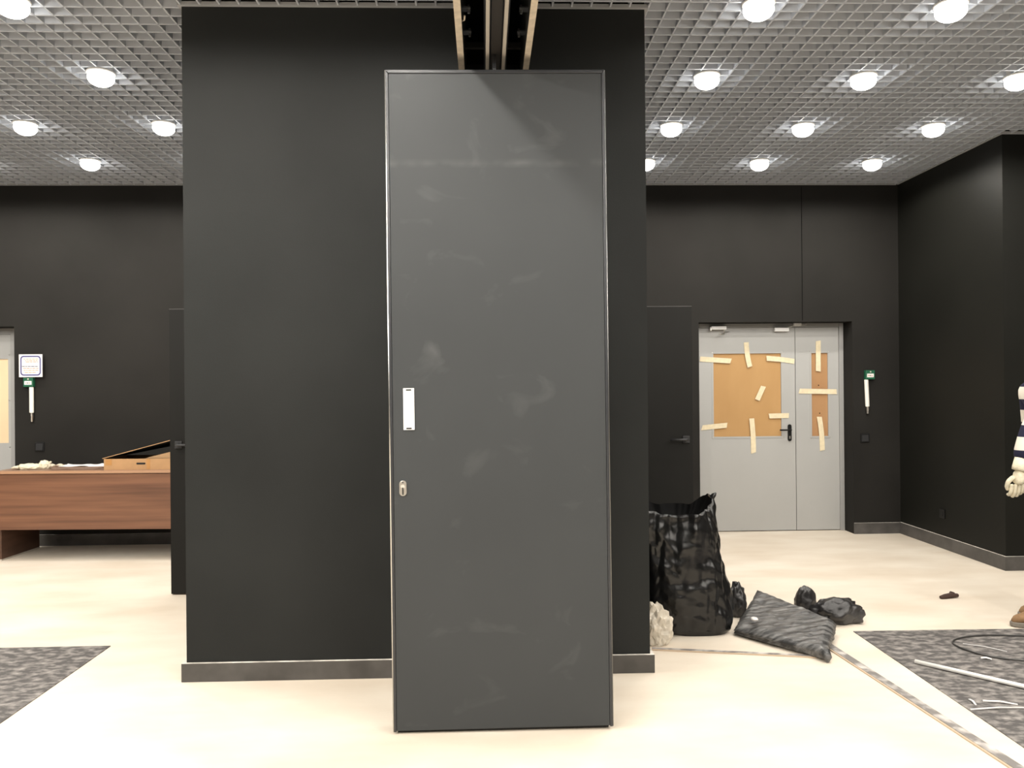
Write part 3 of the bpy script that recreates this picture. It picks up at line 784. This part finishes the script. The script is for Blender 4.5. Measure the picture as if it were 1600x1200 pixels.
pp = MB().tube([(2.264, 4.314, .0165), (2.620, 3.900, .0165), (2.95, 3.52, .0165)], .011, 12).build('plastic_pipe', m_pvc, None, smooth=True)
tag(pp, 'long thin white plastic pipe lying on the dark floor sheet', 'pipe')
pts = []
for p in [(3.6, 4.66), (3.3, 4.70), (3.1, 4.735), (2.93, 4.755), (2.80, 4.735), (2.70, 4.69), (2.645, 4.625), (2.64, 4.55), (2.665, 4.46), (2.71, 4.39), (2.80, 4.33), (2.95, 4.28), (3.15, 4.25)]:
    pts.append(Vector((p[0], p[1], .010)))
def smooth_pts(pts, n=6):
    out = []
    for i in range(len(pts)-1):
        p0, p1, p2, p3 = pts[max(i-1, 0)], pts[i], pts[i+1], pts[min(i+2, len(pts)-1)]
        for j in range(n):
            t = j/n
            out.append(0.5*((2*p1)+(p2-p0)*t+(2*p0-5*p1+4*p2-p3)*t*t+(3*p1-p0-3*p2+p3)*t**3))
    return out+[pts[-1]]
tag(MB().tube(smooth_pts(pts), .0045, 8).build('wire_loop', m_wire, None, smooth=True), 'thin dark wire curled in a loop on the dark floor sheet', 'wire')
for i, (a, b_, wd, lb) in enumerate((((2.307, 3.788), (2.437, 3.735), .014, 'short white plastic offcut below the pipe on the dark sheet'),
                                 ((2.19, 3.69), (2.46, 3.695), .008, 'thin pale splinter near the lower right edge of the dark sheet'),
                                 ((2.655, 4.375), (2.70, 4.350), .022, 'small white chip beside the wire loop'),
                                 ((2.70, 4.62), (2.86, 4.47), .004, 'pale straw lying inside the wire loop'),
                                 ((2.255, 3.81), (2.245, 3.74), .010, 'bent white scrap at the left end of the plastic offcut'))):
    a = Vector((*a, .0046)); b_ = Vector((*b_, .0046)); d = b_-a; n = Vector((-d.y, d.x, 0)).normalized()*wd/2; m_ = (a+b_)/2+Vector((0, 0, .006))
    hz = Vector((0, 0, .004))
    tag(MB().rings([[a-n, a+n, a+n+hz, a-n+hz], [m_-n, m_+n*.8, m_+n*.8+hz, m_-n+hz], [b_-n*.8, b_+n*.6, b_+n*.6+hz, b_-n*.8+hz]]).build('floor_scrap', m_paper, None), lb, 'scrap')
st = MB().tube([(3.118, 5.60, .012), (3.15, 5.605, .016), (3.20, 5.62, .018), (3.258, 5.63, .016)], [.010, .016, .018, .012], 7)
st.tube([(3.19, 5.62, .02), (3.215, 5.64, .034), (3.24, 5.64, .028)], [.008, .010, .006], 6)
tag(st.build('wood_offcut', m_stick, None), 'small dark brown splintered offcut on the pale floor at right', 'offcut')

# ------------------------------------------------------------------ rubbish bags
def upright_bag():
    cx, cy = 1.205, 5.055
    N, R_ = 200, 130
    # z, centre x, half width x, half depth y
    prof = [(0.0, 1.27, .195, .19), (.03, 1.262, .222, .205), (.12, 1.235, .256, .215), (.22, 1.215, .272, .22), (.34, 1.195, .262, .21),
            (.48, 1.175, .245, .20), (.60, 1.165, .237, .19), (.70, 1.16, .235, .18), (.80, 1.16, .232, .17)]
    def at(z):
        for a, b_ in zip(prof, prof[1:]):
            if z <= b_[0]:
                t = (z-a[0])/(b_[0]-a[0]); t = t*t*(3-2*t)
                return [a[i]+(b_[i]-a[i])*t for i in range(1, 4)]
        return prof[-1][1:]
    def rimz(q):   # rim height around the mouth: high at the right, sagging at the front
        c, s_ = math.cos(q), math.sin(q)
        return .715 + .095*max(0, c)**3 + .05*max(0, -c)**2 + .012*s_ + .016*noise.noise(Vector((c*3, s_*3, 1)))
    rs = []
    for i in range(R_+1):
        ring = []
        for j in range(N):
            q = 2*math.pi*j/N; f = i/R_; z = f*rimz(q)
            px, hw, hd = at(z)
            ex = 0.72
            c, s_ = math.cos(q), math.sin(q)
            X = px+hw*math.copysign(abs(c)**ex, c); Y = cy+hd*math.copysign(abs(s_)**ex, s_)
            p = Vector((X, Y, z))
            nrm = Vector((c, s_, 0))
            d = .018*noise.fractal(p*4+Vector((3, 1, 0)), 1, 2, 3)
            d += .042*crumple(Vector((p.x*4.2+p.z*.8, p.y*4.2, p.z*1.5+4)))
            d += .012*crumple(Vector((p.x*12, p.y*12+p.z*2, p.z*2.6+7)))
            pleat = max(0, (f-.45)/.55)
            d += .011*pleat*noise.noise(Vector((math.cos(q)*5, math.sin(q)*5, z*.8)))+.007*pleat*noise.noise(Vector((math.cos(q)*11, math.sin(q)*11, z*1.1)))
            if f < .05: d *= f/.05
            ring.append(p+nrm*d)
        rs.append(ring)
    # folded-over lip and the inside of the mouth
    last = rs[-1]; ctr = sum(last, Vector())/len(last)
    lip = []
    for v in last:
        lip.append(v+(ctr-v)*.05+Vector((0, 0, .008)))
    mbb = MB().rings(rs+[lip], cap1=False)
    rs = [lip]
    for k, (s_, dz) in enumerate(((.12, -.03), (.3, -.10), (.6, -.14), (.92, -.15))):
        rs.append([Vector((v.x+(ctr.x-v.x)*s_, v.y+(ctr.y-v.y)*s_, v.z+dz+(ctr.z-v.z)*s_+.012*noise.noise(v*9+Vector((k, 0, 0))))) for v in last])
    return mbb.rings(rs, cap0=False, mi=1)
ub = thing('rubbish_bag', (1.2, 5.02, 0), 'tall open black rubbish bag standing beside the pillar', 'rubbish bag')
upright_bag().build('bag_skin', [m_bag, m_bagin], ub, smooth=True)
box('bag_contents', 1.03, 1.33, 4.98, 5.17, .10, .50, m_insideblk, ub)
MB().tube([(1.375, 5.05, .78), (1.405, 5.05, .812), (1.415, 5.05, .824)], [.022, .014, .005], 8).build('bag_tip', m_bag, ub, smooth=True)

# knotted neck between the two bags
kn = lumpy('tied_bag', (1.612, 5.285, .002), .055, .07, .125, m_bag3, None, amp=.26, k=1.8, seed=21, ridg=.16)
tag(kn, 'small dark crumpled bag bundle wedged between the tall bag and the flat package', 'bag')

# flat wrapped package
A = Vector((1.480, 4.868, 0)); B = Vector((1.812, 4.392, 0)); C = Vector((2.050, 4.840, 0)); D = Vector((1.790, 5.42, 0))
def flat_pack():
    N, K = 80, 64; rs = []
    def P(u, v): return A*(1-u)*(1-v)+B*u*(1-v)+C*u*v+D*(1-u)*v
    def zt(u, v): return .055+.012*u+.055*v*(1-u)+.03*v
    top = []; vs = []; fs = []
    for j in range(K+1):
        for i in range(N+1):
            u, v = i/N, j/K; p = P(u, v)
            z = zt(u, v)
            n = .008*noise.fractal(p*6, 1, 2, 4)+.014*crumple(Vector((p.x*9+p.y*5, p.y*5-p.x*3, 1)))*(.08+.9*(1-u)**2.6)+.005*crumple(p*17)
            e = min(u, v, 1-u, 1-v); z += n*min(1, e*14) - .012*max(0, 1-e*22)
            vs.append(p+Vector((.006*noise.noise(p*20), .006*noise.noise(p*20+Vector((5, 0, 0))), z)))
    for j in range(K):
        for i in range(N):
            a = j*(N+1)+i; fs.append((a, a+1, a+N+2, a+N+1))
    # sides: loop round the border, two bulging layers, then the floor
    border = [i for i in range(N+1)]+[j*(N+1)+N for j in range(1, K+1)]+[K*(N+1)+i for i in range(N-1, -1, -1)]+[j*(N+1) for j in range(K-1, 0, -1)]
    ctr = (A+B+C+D)/4; prev = border
    for s_, f in ((.018, .72), (.004, .56), (.016, .36), (.0, .14), (-.02, 0.0)):
        cur = []
        for b_ in border:
            v = vs[b_]; o = Vector((v.x-ctr.x, v.y-ctr.y, 0)).normalized()
            cur.append(len(vs)); vs.append(Vector((v.x, v.y, 0.0006+v.z*f))+o*(s_+.006*noise.noise(v*14+Vector((f*9, 0, 0)))))
        n = len(border)
        for k in range(n): fs.append((prev[k], cur[k], cur[(k+1) % n], prev[(k+1) % n]))
        prev = cur
    fs.append(tuple(prev))
    return MB().add(vs, fs)
fp = thing('wrapped_package', (1.78, 4.88, 0), 'flat dusty black plastic wrapped package lying on the floor', 'package')
flat_pack().build('package_wrap', m_bag2, fp, smooth=True)
def pk(x, y, z): return Vector((x, y, z))
lumpy('white_tag', (1.585, 4.86, .093), .020, .030, .010, m_paper, fp, amp=.4, seed=31, sub=3)
MB().tube([(1.812, 4.40, .05), (1.822, 4.375, .02), (1.815, 4.36, .004)], [.03, .022, .006], 8).build('wrap_corner', m_bag2, fp, smooth=True)
rb = lumpy('crumpled_bag', (2.20, 5.13, .002), .155, .11, .085, m_bag3, None, amp=.20, k=1.9, seed=24, ridg=.16)
tag(rb, 'crumpled dark bag lying at the right end of the flat package', 'bag')
kb = lumpy('tied_bag', (2.075, 5.33, .002), .07, .055, .105, m_bag3, None, amp=.12, k=1.6, seed=27, ridg=.08)
tag(kb, 'small rounded dark bag knot poking up behind the flat package', 'bag')
wbag = lumpy('plastic_wrap', (0.975, 4.735, .002), .085, .055, .135, m_clear, None, amp=.35, k=2.4, seed=35, ridg=.13, smooth=False)
tag(wbag, 'crumpled milky plastic film on the floor beside the pillar corner', 'plastic film')

# ------------------------------------------------------------------ person at the right edge, facing left
pr = thing('person', (3.44, 5.02, 0), 'person in striped long sleeve shirt, white gloves and tan boots at the right edge', 'person')
YN_, YF_ = 4.86, 5.20           # near and far shoulder
V = [(3.50, 5.03, .95), (3.50, 5.03, 1.12), (3.49, 5.03, 1.30), (3.49, 5.03, 1.43), (3.50, 5.03, 1.51), (3.51, 5.03, 1.58), (3.50, 5.03, 1.66), (3.51, 5.03, 1.74),   # 0-7 spine, neck, head
     (3.43, 4.885, 1.415), (3.318, 4.86, 1.20), (3.203, 4.85, .985),       # 8-10 near arm
     (3.50, 5.18, 1.425), (3.54, 5.23, 1.18), (3.49, 5.22, .97),          # 11-13 far arm
     (3.49, 4.95, .87), (3.46, 4.945, .50), (3.455, 4.945, .10),           # 14-16 near leg
     (3.51, 5.12, .87), (3.58, 5.14, .50), (3.61, 5.14, .10)]             # 17-19 far leg
E_ = [(0,1),(1,2),(2,3),(3,4),(4,5),(5,6),(6,7),(3,8),(8,9),(9,10),(3,11),(11,12),(12,13),(0,14),(14,15),(15,16),(0,17),(17,18),(18,19)]
R_ = [(.10,.13), (.09,.125), (.10,.14), (.085,.12), .05, .058, (.088,.072), (.075,.065), .042, .032, .026, .042, .032, .026, .08, .055, .04, .08, .055, .04]
body = skin('body', V, E_, R_, m_skin, pr, 0)
SV = [(3.50, 5.03, .90), (3.50, 5.03, 1.12), (3.49, 5.03, 1.30), (3.49, 5.03, 1.43), (3.50, 5.03, 1.50),
      (3.462, 4.88, 1.42), (3.308, 4.86, 1.22), (3.203, 4.85, .995), (3.50, 5.18, 1.43), (3.54, 5.23, 1.18), (3.49, 5.22, .985)]
SE = [(0,1),(1,2),(2,3),(3,4),(3,5),(5,6),(6,7),(3,8),(8,9),(9,10)]
SR = [(.115,.15), (.105,.14), (.115,.15), (.10,.13), .066, .092, .096, .066, .084, .074, .060]
sh = skin('striped_shirt', SV, SE, SR, m_shirt, pr, 0); sh['label'] = 'white and navy striped knit shirt'
TV = [(3.50, 5.03, .98), (3.49, 4.95, .86), (3.465, 4.945, .50), (3.465, 4.945, .09), (3.51, 5.12, .86), (3.585, 5.14, .50), (3.62, 5.14, .09)]
skin('trousers', TV, [(0,1),(1,2),(2,3),(0,4),(4,5),(5,6)], [(.12,.15), .098, .072, .065, .098, .072, .065], m_trous, pr, 0)
# face and hair (the head is outside the frame, turned left)
hd = Vector((3.507, 5.03, 1.675))
MB().tube([hd+Vector((-.085, 0, .018)), hd+Vector((-.112, 0, -.022)), hd+Vector((-.088, 0, -.03))], [.008, .014, .01], 8).build('nose', m_skin, pr, smooth=True)
for s_ in (-1, 1):
    MB().disc(hd+Vector((-.084, s_*.03, .022)), .011, 'x', .006, 12).build('eye', m_eye, pr, smooth=True)
    lumpy('ear', hd+Vector((.005, s_*.082, -.02)), .018, .010, .032, m_skin, pr, amp=.1, seed=41, sub=2, flat=False)
MB().tube([hd+Vector((-.080, -.024, -.062)), hd+Vector((-.090, 0, -.062)), hd+Vector((-.080, .024, -.062))], .006, 8).build('mouth', m_lip, pr, smooth=True)
lumpy('hair', hd+Vector((.018, 0, .0)), .098, .086, .075, m_hair, pr, amp=.08, seed=44, sub=3, flat=False).location.z += .03
# gloves: palm with five separate curled fingers
def hand(wx, wy, wz, name, s_):
    W = Vector((wx, wy, wz))
    vs = [W+Vector((.004, 0, .020)), W+Vector((-.006, 0, -.025)), W+Vector((-.010, 0, -.075))]; es = [(0,1),(1,2)]; rr = [(.036,.034), (.045,.030), (.046,.026)]
    palm = skin(name, vs, es, rr, m_glove, pr, 0, 2, origin=W); palm['label'] = 'white cotton work glove'
    for i, (dx, L) in enumerate(((-.036, .072), (-.013, .085), (.010, .080), (.032, .062))):
        b_ = W+Vector((-.010+dx, 0, -.085))
        f = [b_+Vector((0, 0, .02)), b_+Vector((0, s_*.012, -.40*L)), b_+Vector((.004, s_*.036, -.72*L)), b_+Vector((.008, s_*.058, -.66*L))]
        skin('glove_finger', f, [(0,1),(1,2),(2,3)], [.0125, .0118, .011, .0085], m_glove, palm, 0, 2, origin=W)
    f = [W+Vector((-.030, 0, -.020)), W+Vector((-.062, s_*.010, -.050)), W+Vector((-.064, s_*.025, -.085)), W+Vector((-.050, s_*.034, -.108))]
    skin('glove_thumb', f, [(0,1),(1,2),(2,3)], [.016, .0145, .013, .009], m_glove, palm, 0, 2, origin=W)
    MB().tube([W+Vector((.020, 0, .085)), W+Vector((.006, 0, .030)), W+Vector((0, 0, .012))], [.043, .046, .043], 16).build('glove_cuff', m_glove, palm, smooth=True)
hand(3.190, 4.85, .945, 'near_glove', 1)
hand(3.465, 5.22, .925, 'far_glove', -1)
# boots
def boot(tx, y, name):
    # toe at tx, heel to the right
    rs = []; L = .285
    for i in range(15):
        f = i/14; x = tx+f*L
        hw = .050*(math.sin(min(1, f*2.6+.10)*math.pi/2)**.8)*(1-.18*max(0, f-.45))
        hz = .036+.022*min(1, f*3) + (.065*max(0, (f-.32)/.68)**.8 if f > .32 else 0)
        if f > .97: hw *= .8
        hz *= (.62 if i == 0 else 1)
        ring = []
        for j in range(16):
            q = 2*math.pi*j/16; c, s_ = math.cos(q), math.sin(q)
            ring.append((x, y+hw*math.copysign(abs(c)**.7, c), .024+hz/2+hz/2*math.copysign(abs(s_)**.75, s_)))
        rs.append(ring)
    up_ = MB().rings(rs).build(name, m_boot, pr, smooth=True); up_['label'] = 'tan suede work boot'
    a = tx+.235
    MB().tube([(a, y, .07), (a+.005, y, .13), (a+.005, y, .20)], [.05, .052, .055], 16).build('boot_shaft', m_boot, up_, smooth=True)
    out = []
    for k in range(28):
        q = 2*math.pi*k/28; c, s_ = math.cos(q), math.sin(q)
        out.append((tx+L/2-.003+(L/2+.006)*math.copysign(abs(c)**.8, c), y+(.052 if c < .2 else .046)*math.copysign(abs(s_)**.8, s_)))
    MB().prism_xy(out, .0045, .030).build('boot_sole', m_sole, up_, bevel=.004)
    MB().tube([(tx+.12, y-.03, .085), (tx+.135, y, .098), (tx+.12, y+.03, .085)], .004, 6).build('lace', m_sole, up_)
boot(3.198, 4.945, 'near_boot')
boot(3.375, 5.14, 'far_boot')
